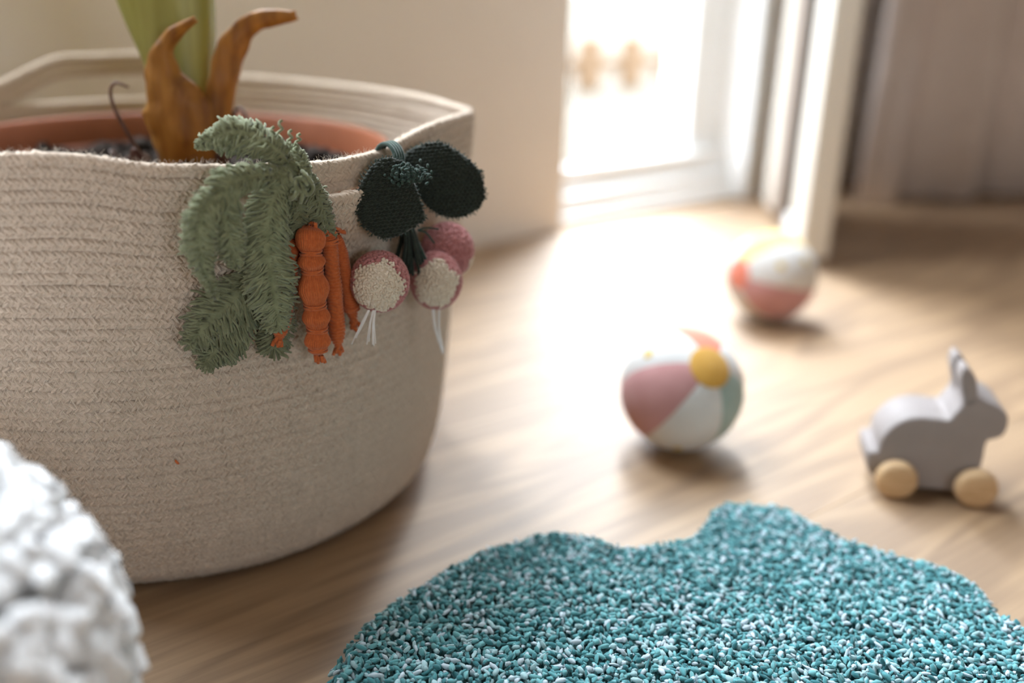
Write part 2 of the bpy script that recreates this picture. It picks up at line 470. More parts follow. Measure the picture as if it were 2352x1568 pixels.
PZ = np.array([0, .003, .012, .03, .06, .1, .14, .18, .216])
PR = np.array([.1290, .1385, .1485, .153, .1563, .1595, .1622, .1649, .1665])
arc_k = np.concatenate([[0], np.cumsum(np.hypot(np.diff(PZ), np.diff(PR)))])
PITCH = .0050
RT = .00255
NR = int(round(arc_k[-1] / PITCH)) + 1
RIM_A = np.array([-180, -143, -110, -90, -85, -79, -72, -66, -57, -50, -42, -33, -26, -15, 0, 6, 17, 46, 67, 88, 105, 118, 134, 144, 160, 180])
RIM_Z = np.array([.218, .219, .221, .224, .225, .2235, .2188, .2182, .2172, .2163, .216, .217, .2198, .222, .2205, .2192, .2187, .217, .2175, .2185, .2178, .217, .2165, .216, .217, .218]) - .0069
def sstep(x): x = np.clip(x, 0, 1); return x * x * (3 - 2 * x)
def wrapd(a): return (a + 180) % 360 - 180
def ang_interp(deg, A, Z):
    g = np.linspace(-180, 180, 721); v = np.interp(g, A, Z)
    k = np.ones(13) / 13
    v = np.convolve(np.concatenate([v[-13:-1], v, v[1:13]]), k, 'same')[12:-12]
    return np.interp(wrapd(deg), g, v)
def front_win(d): return sstep(np.minimum((d + 69) / 13, (-20 - d) / 10))
def back_win(d): return sstep(np.minimum((d - 92) / 22, (148 - d) / 20))
def row_path(k, deg, jitter=True):
    """centre line of rope row k: points, outward normal, along, up"""
    s = k * arc_k[-1] / (NR - 1)
    z0 = np.interp(s, arc_k, PZ); r0 = np.interp(s, arc_k, PR)
    e = .004
    dz = np.interp(s + e, arc_k, PZ) - np.interp(max(s - e, 0), arc_k, PZ)
    dr = np.interp(s + e, arc_k, PR) - np.interp(max(s - e, 0), arc_k, PR)
    l = math.hypot(dz, dr) or 1.; dz, dr = dz / l, dr / l
    w = sstep((z0 - .11) / .105)
    z = z0 + (ang_interp(deg, RIM_A, RIM_Z) - .216) * w
    r = np.full_like(deg, r0)
    d = wrapd(deg)
    r += w * (.0065 * np.exp(-((d - 9) / 9.) ** 2) - .0035 * np.exp(-((d + 24) / 13.) ** 2) - .002 * np.exp(-((d - 40) / 16.) ** 2))
    r += .0012 * np.sin(np.radians(d) * 3 + .6) * sstep(z0 / .05)
    if k >= NR - 3:
        z = z - .0014 * front_win(d) + .0165 * back_win(d)
        r = r - .0008 * front_win(d) - .002 * back_win(d)
    else:
        r = r + .0080 * front_win(d) * sstep((z0 - .17) / .033)
        z = z - .0001 * front_win(d) * sstep((z0 - .18) / .02)
    z = z + .0003 * np.sin(np.radians(d) * 7 + k * 1.7) * sstep(z0 / .03)
    a = np.radians(deg)
    ra = np.stack([np.cos(a), np.sin(a), np.zeros_like(a)], -1)
    P = np.stack([BC[0] + r * np.cos(a), BC[1] + r * np.sin(a), z + RT], -1)
    N = ra * dz + np.array([0, 0, -dr]); U = ra * dr + np.array([0, 0, dz])
    T = np.stack([-np.sin(a), np.cos(a), np.zeros_like(a)], -1)
    return P, N, T, U

def sq(x, e): return np.sign(x) * np.abs(x) ** e
DOME = dome_template(5, 4)
BEAD = ball_template(6, 5)
for k in range(NR):
    deg = np.linspace(-180, 180, 181)[:-1]
    P, N, T, U = row_path(k, deg)
    a = np.arange(8) * math.pi / 4
    V = P[:, None] + RT * (sq(np.cos(a), .55)[None, :, None] * N[:, None] * .95 + sq(np.sin(a), .55)[None, :, None] * U[:, None] * 1.12)
    parts = [(V, grid_quads(180, 8, True, True))]
    lines = [('f', -1, 1), ('f', 1, -1)]
    if k == NR - 1: lines += [(62, 0, 1), (118, 0, -1), (180, 0, 1)]
    if k == NR - 4: lines += [(55, 0, 1), (95, 0, -1)]
    if k == NR - 3: lines += [(-80, 0, 1), (180, 0, 1)]
    n = 385
    for ln, (phi, lev, sg) in enumerate(lines):
        dg = -180 + (np.arange(n) + .5 * (ln % 2) + rng.normal(0, .09, n)) * 360 / n
        P, N, T, U = row_path(k, dg)
        if phi == 'f':      # two slanted strands side by side on the face of the braid
            nn, uu = N, U
            base = P + N * (RT * .86) + U * (lev * PITCH * .25)
        else:
            ph = math.radians(phi)
            nn = N * math.cos(ph) + U * math.sin(ph); uu = -N * math.sin(ph) + U * math.cos(ph)
            base = P + nn * (RT * .86)
        sl = np.radians(rng.normal(40, 9, n))[:, None] * sg
        X = T * np.cos(sl) + uu * np.sin(sl); Y = -T * np.sin(sl) + uu * np.cos(sl)
        C = base - nn * .0002 + nn * rng.normal(0, .00022, n)[:, None] + uu * rng.normal(0, .00018, n)[:, None]
        sz = rng.normal(1, .08, n)[:, None]
        parts.append(stamp(DOME, C, X * .00215 * sz, Y * .00080 * sz, nn * .0012 * sz))
    V, Q = merge(parts)
    mk('coil_row', V, Q, M_rope, basket)
# flat bottom of the basket
th = np.radians(np.arange(0, 360, 4))
rings = [np.stack([BC[0] + r * np.cos(th), BC[1] + r * np.sin(th), np.full(90, .0012)], -1) for r in (.001, .05, .1, .131)]
mk('base', np.array(rings), grid_quads(4, 90, wrap_v=True), M_rope, basket)
# zigzag machine stitching over the joints between rows
seg = []
for k in range(1, NR - 1):
    n = 448
    dg = -180 + np.arange(n + 1) * 360 / n + rng.normal(0, .06, n + 1)
    Pa, Na, Ta, Ua = row_path(k, dg); Pb, Nb, Tb, Ub = row_path(k + 1, dg)
    up = Pb + Nb * (RT + .0009) - Ub * .0002; lo = Pa + Na * (RT + .0009) + Ua * .0002
    zz = np.where((np.arange(n + 1) % 2 == 0)[:, None], up, lo)
    mid = (zz[:-1] + zz[1:]) / 2 + Na[:-1] * .00025
    keep = rng.random(n) > .12
    if k >= NR - 4: keep &= (front_win(wrapd(dg[:-1])) < .02) & (back_win(wrapd(dg[:-1])) < .02)
    seg.append(np.stack([zz[:-1], mid, zz[1:]], 1)[keep])
V, Q = tubes(np.concatenate(seg), .00016, 3)
tag(mk('zigzag_stitching', V, Q, M_thread, basket), 'fine cream zigzag thread', kind='stuff')
# loose cotton fuzz on the rim
n = 900
dg = rng.uniform(-110, 20, n); P, N, T, U = row_path(NR - 1, dg)
P = P + U * .0027 + N * rng.normal(0, .0012, n)[:, None]
l = rng.uniform(.0008, .003, n)[:, None]
d1 = unit(U + T * rng.normal(0, .8, n)[:, None] + N * rng.normal(0, .5, n)[:, None])
d2_ = unit(d1 + rng.normal(0, .7, (n, 3)))
V, Q = tubes(np.stack([P, P + d1 * l * .6, P + d1 * l * .6 + d2_ * l * .5], 1), .00004, 3)
tag(mk('fuzz', V, Q, M_thread, basket), kind='stuff')

# ------------------------------------------------------------------ terracotta pot, soil, plant
PC = np.array([-.203, .563])
M_terra = fabric('terracotta_plastic', (.20, .064, .030), (.24, .08, .04), 40, .45, 0.)
pot = thing('plant_pot', 'round terracotta-coloured plant pot standing inside the rope basket', 'pot', (PC[0], PC[1], .0022))
def lathe(prof, c, n=96):
    a = np.arange(n) * 2 * math.pi / n
    V = np.array([[(c[0] + r * math.cos(x), c[1] + r * math.sin(x), z) for x in a] for r, z in prof])
    return V, grid_quads(len(prof), n, wrap_v=True)
V, Q = lathe([(.001, .0022), (.092, .0022), (.095, .006), (.122, .178), (.119, .178), (.093, .01), (.001, .009)], PC)
mk('pot_body', V, Q, M_terra, pot)
V, Q = lathe([(.1215, .170), (.127, .170), (.131, .176), (.1315, .193), (.1305, .1955), (.1275, .196), (.1255, .194), (.122, .178), (.118, .168)], PC)
mk('pot_rim', V, Q, M_terra, pot)
M_soil = fabric('dark_potting_soil', (.012, .009, .008), (.045, .032, .026), 220, .95, 0., .6, 5, 500)
nr, na = 30, 110
rr = np.linspace(.001, .1185, nr); aa = np.arange(na) * 2 * math.pi / na
Vs = []
for r in rr:
    for x in aa:
        px, py = PC[0] + r * math.cos(x), PC[1] + r * math.sin(x)
        h = .1765 + .006 * mnoise.noise((px * 60, py * 60, 0)) + .003 * mnoise.noise((px * 170, py * 170, 3))
        Vs.append((px, py, h + .010 * math.exp(-((px + .19) ** 2 + (py - .545) ** 2) / .0012)))
n = 420
a_, r_ = rng.uniform(0, 2 * math.pi, n), .116 * np.sqrt(rng.random(n))
C = np.stack([PC[0] + r_ * np.cos(a_), PC[1] + r_ * np.sin(a_), .1785 + rng.normal(0, .002, n)], -1)
X = unit(rng.normal(size=(n, 3))); Y = unit(np.cross(X, rng.normal(size=(n, 3)))); Z = np.cross(X, Y)
s = rng.gamma(2.2, .0013, n)[:, None] + .001
V, Q = merge([(Vs, grid_quads(nr, na, wrap_v=True)), stamp(BEAD, C, X * s, Y * s * .8, Z * s * .7)])
V = V + rng.normal(0, .0007, V.shape) * (np.arange(len(V)) >= nr * na)[:, None]
soil = mk('potting_soil', V, Q, M_soil)
tag(soil, 'dark crumbly potting soil filling the terracotta pot', 'soil', kind='stuff')

def stem_mat():
    m, nt, p = material('pale_green_stem')
    tc = nt.nodes.new('ShaderNodeTexCoord'); mp = nt.nodes.new('ShaderNodeMapping'); mp.inputs['Scale'].default_value = (260, 260, 5)
    link(nt, tc.outputs['Object'], mp.inputs['Vector'])
    nz = nt.nodes.new('ShaderNodeTexNoise'); nz.inputs['Scale'].default_value = 1; nz.inputs['Detail'].default_value = 3
    link(nt, mp.outputs[0], nz.inputs['Vector'])
    r = nt.nodes.new('ShaderNodeValToRGB'); r.color_ramp.elements[0].position = .3; r.color_ramp.elements[1].position = .75
    r.color_ramp.elements[0].color = (.27, .265, .055, 1); r.color_ramp.elements[1].color = (.38, .38, .11, 1)
    link(nt, nz.outputs['Fac'], r.inputs['Fac']); link(nt, r.outputs['Color'], p.inputs['Base Color'])
    p.inputs['Roughness'].default_value = .42
    p.inputs['Subsurface Weight'].default_value = .15; p.inputs['Subsurface Radius'].default_value = (.004, .005, .001)
    return m
M_stem = stem_mat()
def dry_mat(name, c1, c2, c3):
    m, nt, p = material(name)
    tc = nt.nodes.new('ShaderNodeTexCoord'); mp = nt.nodes.new('ShaderNodeMapping'); mp.inputs['Scale'].default_value = (150, 150, 26)
    link(nt, tc.outputs['Object'], mp.inputs['Vector'])
    nz = nt.nodes.new('ShaderNodeTexNoise'); nz.inputs['Scale'].default_value = 1; nz.inputs['Detail'].default_value = 5
    link(nt, mp.outputs[0], nz.inputs['Vector'])
    r = nt.nodes.new('ShaderNodeValToRGB'); e = r.color_ramp.elements
    e[0].position = .28; e[0].color = (*c1, 1); e[1].position = .75; e[1].color = (*c3, 1)
    k = e.new(.5); k.color = (*c2, 1)
    link(nt, nz.outputs['Fac'], r.inputs['Fac']); link(nt, r.outputs['Color'], p.inputs['Base Color'])
    p.inputs['Roughness'].default_value = .5
    tr = nt.nodes.new('ShaderNodeBsdfTranslucent'); link(nt, r.outputs['Color'], tr.inputs['Color'])
    ms = nt.nodes.new('ShaderNodeMixShader'); ms.inputs[0].default_value = .3
    link(nt, p.outputs[0], ms.inputs[1]); link(nt, tr.outputs[0], ms.inputs[2])
    link(nt, ms.outputs[0], nt.nodes['Material Output'].inputs['Surface'])
    b = nt.nodes.new('ShaderNodeBump'); b.inputs['Strength'].default_value = .5; b.inputs['Distance'].default_value = .001
    link(nt, nz.outputs['Fac'], b.inputs['Height']); link(nt, b.outputs['Normal'], p.inputs['Normal'])
    return m
M_dry = dry_mat('dried_sheath', (.22, .085, .018), (.38, .165, .025), (.52, .25, .042))
M_husk = dry_mat('purple_brown_husk', (.035, .018, .016), (.13, .065, .05), (.26, .16, .12))

plant = thing('potted_plant', 'thick green-stemmed houseplant with curled dried sheaths rooted in the pot', 'plant', (-.187, .55, .175))
def flat_stem(name, pts, wx, wy, mat, yaw=0., n=40, ns=36, ridge=.02, parent=None):
    c = smooth_path(pts, n); t = np.linspace(0, 1, n)
    sx = np.interp(t, np.linspace(0, 1, len(wx)), wx); sy = np.interp(t, np.linspace(0, 1, len(wy)), wy)
    a = np.arange(ns) * 2 * math.pi / ns
    rad = 1 + ridge * np.sin(9 * a)
    ux, uy = np.array([math.cos(yaw), math.sin(yaw), 0]), np.array([-math.sin(yaw), math.cos(yaw), 0])
    V = c[:, None] + (sx[:, None] * (np.cos(a) * rad)[None])[..., None] * ux + (sy[:, None] * (np.sin(a) * rad)[None])[..., None] * uy
    V = np.concatenate([V.reshape(-1, 3), [c[-1]]]); Q = grid_quads(n, ns, wrap_v=True)
    T = [((n - 1) * ns + i, (n - 1) * ns + (i + 1) % ns, n * ns) for i in range(ns)]
    return mk(name, V, Q, mat, parent, T=T)
flat_stem('stem', [(-.184, .557, .172), (-.186, .56, .215), (-.187, .562, .24), (-.192, .563, .275), (-.20, .565, .34), (-.206, .566, .42)],
          [.013, .0158, .0185, .0262, .034, .03], [.012, .013, .014, .015, .016, .014], M_stem, .05, parent=plant)
# upright leaves above the sheath, beyond the picture's top edge
def blade(name, pts, widths, cup, mat, parent, facing, n=46, m=15, crumple=0., curl=0., seed=0):
    """a leaf: curved ribbon with a cupped cross-section"""
    c = smooth_path(pts, n); T = unit(np.gradient(c, axis=0))
    f = np.asarray(facing, float); f = f if f.ndim == 2 else np.repeat(f[None], n, 0)
    if len(f) != n: f = smooth_path(f, n)
    S = unit(np.cross(T, f)); Nn = np.cross(S, T)
    t = np.linspace(0, 1, n); w = np.interp(t, np.linspace(0, 1, len(widths)), widths)
    cu = np.interp(t, np.linspace(0, 1, len(cup)), cup)
    s = np.linspace(-1, 1, m)
    V = np.zeros((n, m, 3))
    for i in range(n):
        ang = cu[i] * s + 1e-6
        x = np.sin(ang) / max(cu[i], 1e-3); z = (1 - np.cos(ang)) / max(cu[i], 1e-3)
        V[i] = c[i] + w[i] * (x[:, None] * S[i] + z[:, None] * Nn[i])
        if crumple:
            for k in range(m):
                q = V[i, k]
                V[i, k] = q + Nn[i] * crumple * mnoise.noise((q[0] * 170 + seed, q[1] * 170, q[2] * 80)) + S[i] * crumple * .7 * mnoise.noise((q[2] * 120, seed, 5))
    o = mk(name, V, grid_quads(n, m), mat, parent)
    md = o.modifiers.new('thickness', 'SOLIDIFY'); md.thickness = .0009
    return o
blade('leaf', [(-.205, .566, .4), (-.24, .58, .55), (-.30, .6, .70), (-.40, .6, .80)], [.012, .05, .06, .004], [.9, .5, .3, .3], M_stem, plant, (.3, -1, .2))
blade('leaf', [(-.2, .57, .4), (-.17, .6, .58), (-.12, .62, .74), (-.03, .64, .84)], [.012, .05, .06, .004], [.9, .5, .3, .3], M_stem, plant, (-.3, -1, .3))
# two dried sheaths
blade('dried_sheath', [(-.181, .533, .176), (-.181, .528, .200), (-.183, .527, .221), (-.1875, .530, .240), (-.183, .530, .2545), (-.1655, .527, .266)],
      [.016, .0215, .0225, .0125, .0062, .0032], [1.1, 1.0, .9, 1.2, 1.5, 1.6], M_dry, plant, (.1, 1, .1), crumple=.0022, seed=2)
blade('dried_sheath', [(-.172, .548, .178), (-.1635, .546, .205), (-.158, .546, .228), (-.151, .548, .249), (-.14, .549, .2625), (-.118, .547, .2675)],
      [.013, .012, .010, .0108, .0075, .0035], [1.0, 1.0, .9, 1.0, 1.3, 1.5], M_dry, plant, (-.75, .75, .1), crumple=.0016, seed=7)
# shredded husk round the foot
n = 26
for i in range(n):
    a = rng.uniform(0, 2 * math.pi); r0 = rng.uniform(.012, .024)
    base = np.array([-.190 + r0 * 1.2 * math.cos(a), .543 + r0 * math.sin(a), .179])
    out = np.array([math.cos(a), math.sin(a), 0]); h = rng.uniform(.008, .024)
    blade('husk', [base, base + out * .003 + [0, 0, h * .6], base + out * rng.uniform(.004, .014) + [0, 0, h]],
          [.005, .007, .002], [1., .8, .6], M_husk, plant, -out, n=12, m=6, crumple=.003, seed=i)
for pts in ([(-.196, .54, .178), (-.206, .53, .205), (-.2135, .53, .2245), (-.211, .53, .233), (-.204, .531, .231)],
            [(-.17, .56, .176), (-.158, .56, .2145), (-.150, .555, .214), (-.144, .545, .196)]):
    V, Q = tubes(smooth_path(pts, 24), np.linspace(.0013, .0007, 24)[None], 7)
    mk('tendril', V, Q, M_husk, plant)

# ------------------------------------------------------------------ carrot bunch
M_orange = fabric('orange_cotton_yarn', (.47, .108, .030), (.58, .15, .045), 700, .92, .25, .3)
M_sage = fabric('sage_green_chenille', (.165, .183, .10), (.27, .295, .175), 260, .95, .35)
M_sage2 = fabric('grey_green_chenille', (.14, .152, .085), (.225, .24, .14), 260, .95, .35)
ckn = on_basket(-53.5, .2105, 13)
carrots = thing('carrot_bunch', 'bunch of orange yarn carrots with sage green fringed leaves hanging on the basket', 'ornament', tuple(float(x) for x in on_basket(-53, .208, 6)))

def carrot(path, prof, mode, parent, seed=0, bands=()):
    n, m = (170, 140) if mode == 'strand' else (240, 64)
    c0 = smooth_path([on_basket(*p) for p in path], n)
    T = unit(np.gradient(c0, axis=0)); ref = unit(np.array([.6, -.8, .0]))
    S = unit(np.cross(T, ref)); R = np.cross(S, T)
    t = np.linspace(0, 1, n); r = np.interp(t, np.linspace(0, 1, len(prof)), prof) if not isinstance(prof, tuple) else np.interp(np.interp(t, prof[0], np.arange(len(prof[0]))), np.linspace(0, len(prof[0]) - 1, 8 * len(prof[0])), smooth_path(np.array(prof[1])[:, None] * np.ones(3), 8 * len(prof[0]))[:, 0])
    ph = np.arange(m) * 2 * math.pi / m
    TT, PP = np.meshgrid(t, ph, indexing='ij')
    if mode == 'strand':
        d = 1 - np.abs(np.sin(PP * 18 + .8 * np.sin(TT * 31 + seed) + .6 * np.sin(PP * 2 + TT * 17))) ** .6
        rad = r[:, None] - .0008 * d
    else:
        q = TT * 40 + .5 * np.sin(PP + 1.3) + .35 * np.sin(TT * 19 + PP * 2)
        d = 1 - np.abs(np.sin(q * math.pi)) ** .6
        rad = r[:, None] * (1 + .05 * np.sin(TT * 23 + seed)) - .0007 * d - .00018 * np.abs(np.sin(q * math.pi * 3))
    V = c0[:, None] + rad[..., None] * (np.cos(ph)[None, :, None] * S[:, None] + np.sin(ph)[None, :, None] * R[:, None])
    o = mk('carrot', V, grid_quads(n, m, wrap_v=True), M_orange, parent)
    parts = []
    for b in bands:
        i = int(b * (n - 1))
        for w in range(3):
            j = np.arange(40) * 2 * math.pi / 39
            ii = np.clip(i + (w - 1) * 2.1 + 1.0 * np.sin(j + w), 0, n - 1).astype(int)
            rr = r[i] + .0003
            P = c0[i] + T[i] * ((w - 1) * .0010 + .0005 * np.sin(j + w * 2))[:, None] + rr * (np.cos(j)[:, None] * S[i] + np.sin(j)[:, None] * R[i])
            parts.append(tubes(P, .00052, 6))
    if parts:
        V, Q = merge(parts); mk('binding', V, Q, M_orange, o)
    # yarn ends sprouting at the top
    k = 9
    b0 = np.repeat(c0[1:2], k, 0) + rng.normal(0, .0012, (k, 3)); dr = unit(-T[0] + rng.normal(0, .7, (k, 3))) * rng.uniform(.0015, .004, (k, 1))
    bend = rng.normal(0, .0015, (k, 3))
    V, Q = tubes(np.stack([b0, b0 + dr * .5 + bend, b0 + dr + bend * .4], 1), np.array([[.0010, .0010, .0007]]), 6)
    mk('yarn_end', V, Q, M_orange, o)
    k = 12
    b0 = np.repeat(c0[-4:-3], k, 0) + rng.normal(0, .0009, (k, 3)); dr = unit(T[-1] + rng.normal(0, .35, (k, 3))) * rng.uniform(.002, .0045, (k, 1))
    V, Q = tubes(np.stack([b0, b0 + dr * .5, b0 + dr], 1), np.array([[.0009, .0010, .0008]]), 6)
    mk('yarn_end', V, Q, M_orange, o)
    return o
ca = [(-51.0, .1884, 11), (-51.4, .183, 12), (-51.6, .1761, 13), (-51.5, .1667, 13), (-51.4, .1548, 13), (-51.2, .145, 13), (-51.2, .135, 13), (-51.2, .1299, 13)]
bd = [.0, .06, .14, .225, .30, .365, .47, .58, .665, .74, .80, .88, .93, .97, 1.0]
br = [.0024, .0056, .0066, .0060, .0042, .0062, .0042, .0071, .0044, .0064, .0042, .0061, .0038, .0042, .0022]
bt = [0, .05, .13, .21, .262, .33, .395, .495, .595, .68, .758, .845, .918, .955, 1.]
carrot(ca, (np.array(bt), np.array(br)), 'strand', carrots, 0, (.262, .395, .595, .758, .918))
carrot([(-48.1, .1827, 8), (-48.0, .1787, 9), (-47.6, .1623, 9), (-47.3, .1455, 9), (-47.1, .1282, 9)],
       (np.array([0, .06, .16, .25, .3, .6, .8, .92, 1]), np.array([.0018, .0034, .0041, .0036, .0038, .004, .004, .0036, .0014])), 'wrap', carrots, 1, (.22,))
carrot([(-46.1, .1811, 5), (-45.0, .1681, 5), (-44.1, .1529, 5), (-43.0, .1359, 5)],
       (np.array([0, .1, .4, .8, .86, 1]), np.array([.0022, .0036, .0036, .0034, .003, .0014])), 'wrap', carrots, 2, (.83,))
carrot([(-52.8, .1829, 4), (-53.7, .1708, 5), (-55.0, .1536, 6), (-56.4, .1386, 8)],
       (np.array([0, .1, .4, .8, .93, 1]), np.array([.002, .004, .0042, .0042, .0036, .0018])), 'wrap', carrots, 3)

def fringed_leaf(path, width, parent, mat, dens=30, rad=.00050, curl=.25, seed=0, hang=.3, thick=.0016):
    """a strip of chenille: a soft core with a dense fringe of yarn ends on both sides and on its face"""
    r = np.random.default_rng(100 + seed)
    pts = [on_basket(*p) for p in path]
    n = 60
    c = smooth_path(pts, n); T = unit(np.gradient(c, axis=0))
    outw = np.stack([c[:, 0] - BC[0], c[:, 1] - BC[1], .35 * np.ones(n) * .17], -1); outw = unit(outw)
    S = unit(np.cross(T, outw)); N = unit(np.cross(S, T))
    t = np.linspace(0, 1, n); w = np.interp(t, np.linspace(0, 1, len(width)), width) / 1000
    # core ribbon
    a = np.arange(12) * 2 * math.pi / 12
    core = c[:, None] + (w * .42)[:, None, None] * np.cos(a)[None, :, None] * S[:, None] + thick * np.sin(a)[None, :, None] * N[:, None]
    core -= N[:, None] * (curl * .5 * w[:, None] * np.cos(a)[None] ** 2)[..., None]
    core += r.normal(0, .00022, core.shape)
    parts = [(core, grid_quads(n, 12, wrap_v=True))]
    L = np.linalg.norm(np.diff(c, axis=0), axis=1).sum()
    cnt = int(dens * L / .01)
    for side in (-1, 1):
        for layer in (0, 1):
            k = cnt
            i = np.clip(r.uniform(0, n - 1, k), 0, n - 1); i0 = i.astype(int)
            C0 = c[i0] + (i - i0)[:, None] * (c[np.minimum(i0 + 1, n - 1)] - c[i0])
            ww = w[i0][:, None] * r.normal(1, .2, (k, 1))
            s0 = r.uniform(.0, .55, (k, 1))
            p0 = C0 + side * S[i0] * ww * s0 + N[i0] * (thick * (.7 if layer else -.2))
            p2 = C0 + side * S[i0] * ww * 1.02 + T[i0] * ww * (.45 + r.normal(0, .15, (k, 1))) - N[i0] * ww * (curl + r.normal(0, .14, (k, 1))) + N[i0] * (thick * .4 * layer)
            p2[:, 2] -= (hang * ww * .25)[:, 0]
            p1 = (p0 + p2) / 2 + N[i0] * (thick * .9) + r.normal(0, .0006, (k, 3))
            parts.append(tubes(np.stack([p0, p1, p1 * .4 + p2 * .6 + r.normal(0, .0002, (k, 3)), p2], 1), np.array([[rad, rad * 1.05, rad, rad * .8]]) * r.normal(1, .15, (k, 1)), 5))
    # tip
    k = 14
    p0 = np.repeat(c[-4:-3], k, 0); dr = unit(T[-1] + S[-1] * r.normal(0, .5, (k, 1)) + N[-1] * r.normal(0, .2, (k, 1))) * (w[-6] * r.uniform(.5, 1.1, (k, 1)) + .002)
    parts.append(tubes(np.stack([p0, p0 + dr * .6, p0 + dr], 1), rad, 5))
    V, Q = merge(parts)
    return mk('leaf', V, Q, mat, parent)
fringed_leaf([(-53.5, .2144, 9), (-55.8, .2235, 11), (-58.7, .229, 5), (-61.8, .2286, 1), (-64.9, .2238, -5)], [3, 5, 6.5, 6.5, 4, 1], carrots, M_sage, seed=1, curl=.5)
fringed_leaf([(-54.6, .2125, 12), (-59.6, .2141, 17), (-62.8, .2118, 21), (-63.6, .1997, 21), (-62.9, .1882, 19), (-62.3, .1776, 16)], [3.5, 5, 6, 6.2, 5, 2], carrots, M_sage, seed=2, curl=.35)
fringed_leaf([(-60.5, .2125, 18), (-65.2, .206, 23), (-66.7, .195, 24), (-66.5, .181, 21), (-65.4, .1650, 17)], [3, 5, 5.4, 5.4, 3, 1.2], carrots, M_sage, seed=3, curl=.35)
fringed_leaf([(-54.6, .2129, 13), (-57.1, .2012, 15), (-58.1, .1851, 15), (-57.6, .1674, 15), (-56.9, .1463, 13)], [4, 6.5, 8, 9, 9.5, 8, 3.5], carrots, M_sage, seed=4, curl=.3, dens=36)
fringed_leaf([(-57.8, .1748, 7), (-60.9, .1646, 8), (-64.8, .1543, 8), (-68.8, .1419, 8)], [5, 8, 9, 7.5, 3], carrots, M_sage2, seed=5, curl=.15)
fringed_leaf([(-58.2, .1668, 6), (-61.7, .1527, 7), (-64.4, .1418, 7), (-67.0, .1314, 7)], [5, 8, 9, 7.5, 2], carrots, M_sage2, seed=6, curl=.15)
fringed_leaf([(-56.2, .1657, 4), (-56.2, .1495, 4), (-56.7, .133, 4)], [5, 7, 7.5, 5], carrots, M_sage2, seed=7, curl=.1)
fringed_leaf([(-52.4, .2119, 11), (-50.3, .2036, 11), (-49.1, .1936, 10), (-47.9, .1825, 9)], [3.5, 5, 5, 4.5, 2], carrots, M_sage2, seed=8, curl=.3)
fringed_leaf([(-53.9, .2106, 11), (-52.4, .1983, 9), (-52.3, .1905, 7), (-52.8, .1834, 5)], [4, 6, 6.5, 4], carrots, M_sage2, seed=9, curl=.2)
fringed_leaf([(-52.9, .206, 12), (-52.3, .2128, 12), (-52.4, .2185, 9), (-52.9, .2215, 4)], [3.5, 4.5, 4, 2.5], carrots, M_sage, seed=10, curl=.5)
# stray curls of yarn standing up beside the rim
curls = []
for d0, z0, o0, h in [(-56.2, .222, 8, .010), (-55.2, .2215, 9, .013), (-53.9, .219, 9, .011), (-58.2, .226, 5, .007), (-52.6, .2195, 8, .008)]:
    p = on_basket(d0, z0, o0); q = np.linspace(0, 1, 16)[:, None]
    curls.append(tubes(p + q * np.array([.0025, 0, h]) * rng.uniform(.8, 1.1) + .0009 * np.concatenate([np.sin(q * 19), np.cos(q * 19), 0 * q], 1), .00062, 6))
V, Q = merge(curls); mk('yarn_curl', V, Q, M_sage, carrots)
# knot of yarn that ties the bunch to the handle
parts = []
for i in range(24):
    ax = unit(rng.normal(size=3)); e1 = unit(np.cross(ax, [.3, .5, .8])); e2 = np.cross(ax, e1)
    cc = on_basket(-53.0, .2075, 17) + rng.normal(0, .0018, 3); q = np.linspace(0, 1.5 * math.pi, 16)
    parts.append(tubes(cc + rng.uniform(.0014, .0032) * (np.cos(q)[:, None] * e1 + np.sin(q)[:, None] * e2), .0009, 6))
for i in range(5):   # cord round the handle
    q = np.linspace(0, 2 * math.pi, 30); d0 = -53.6 + i * .45
    parts.append(tubes(np.array([on_basket(d0, .2085 + .0092 * math.sin(x), 1.2 + 7.5 * math.cos(x)) for x in q]), .0010, 6))
V, Q = merge(parts)
mk('knot', V, Q, M_sage, carrots)

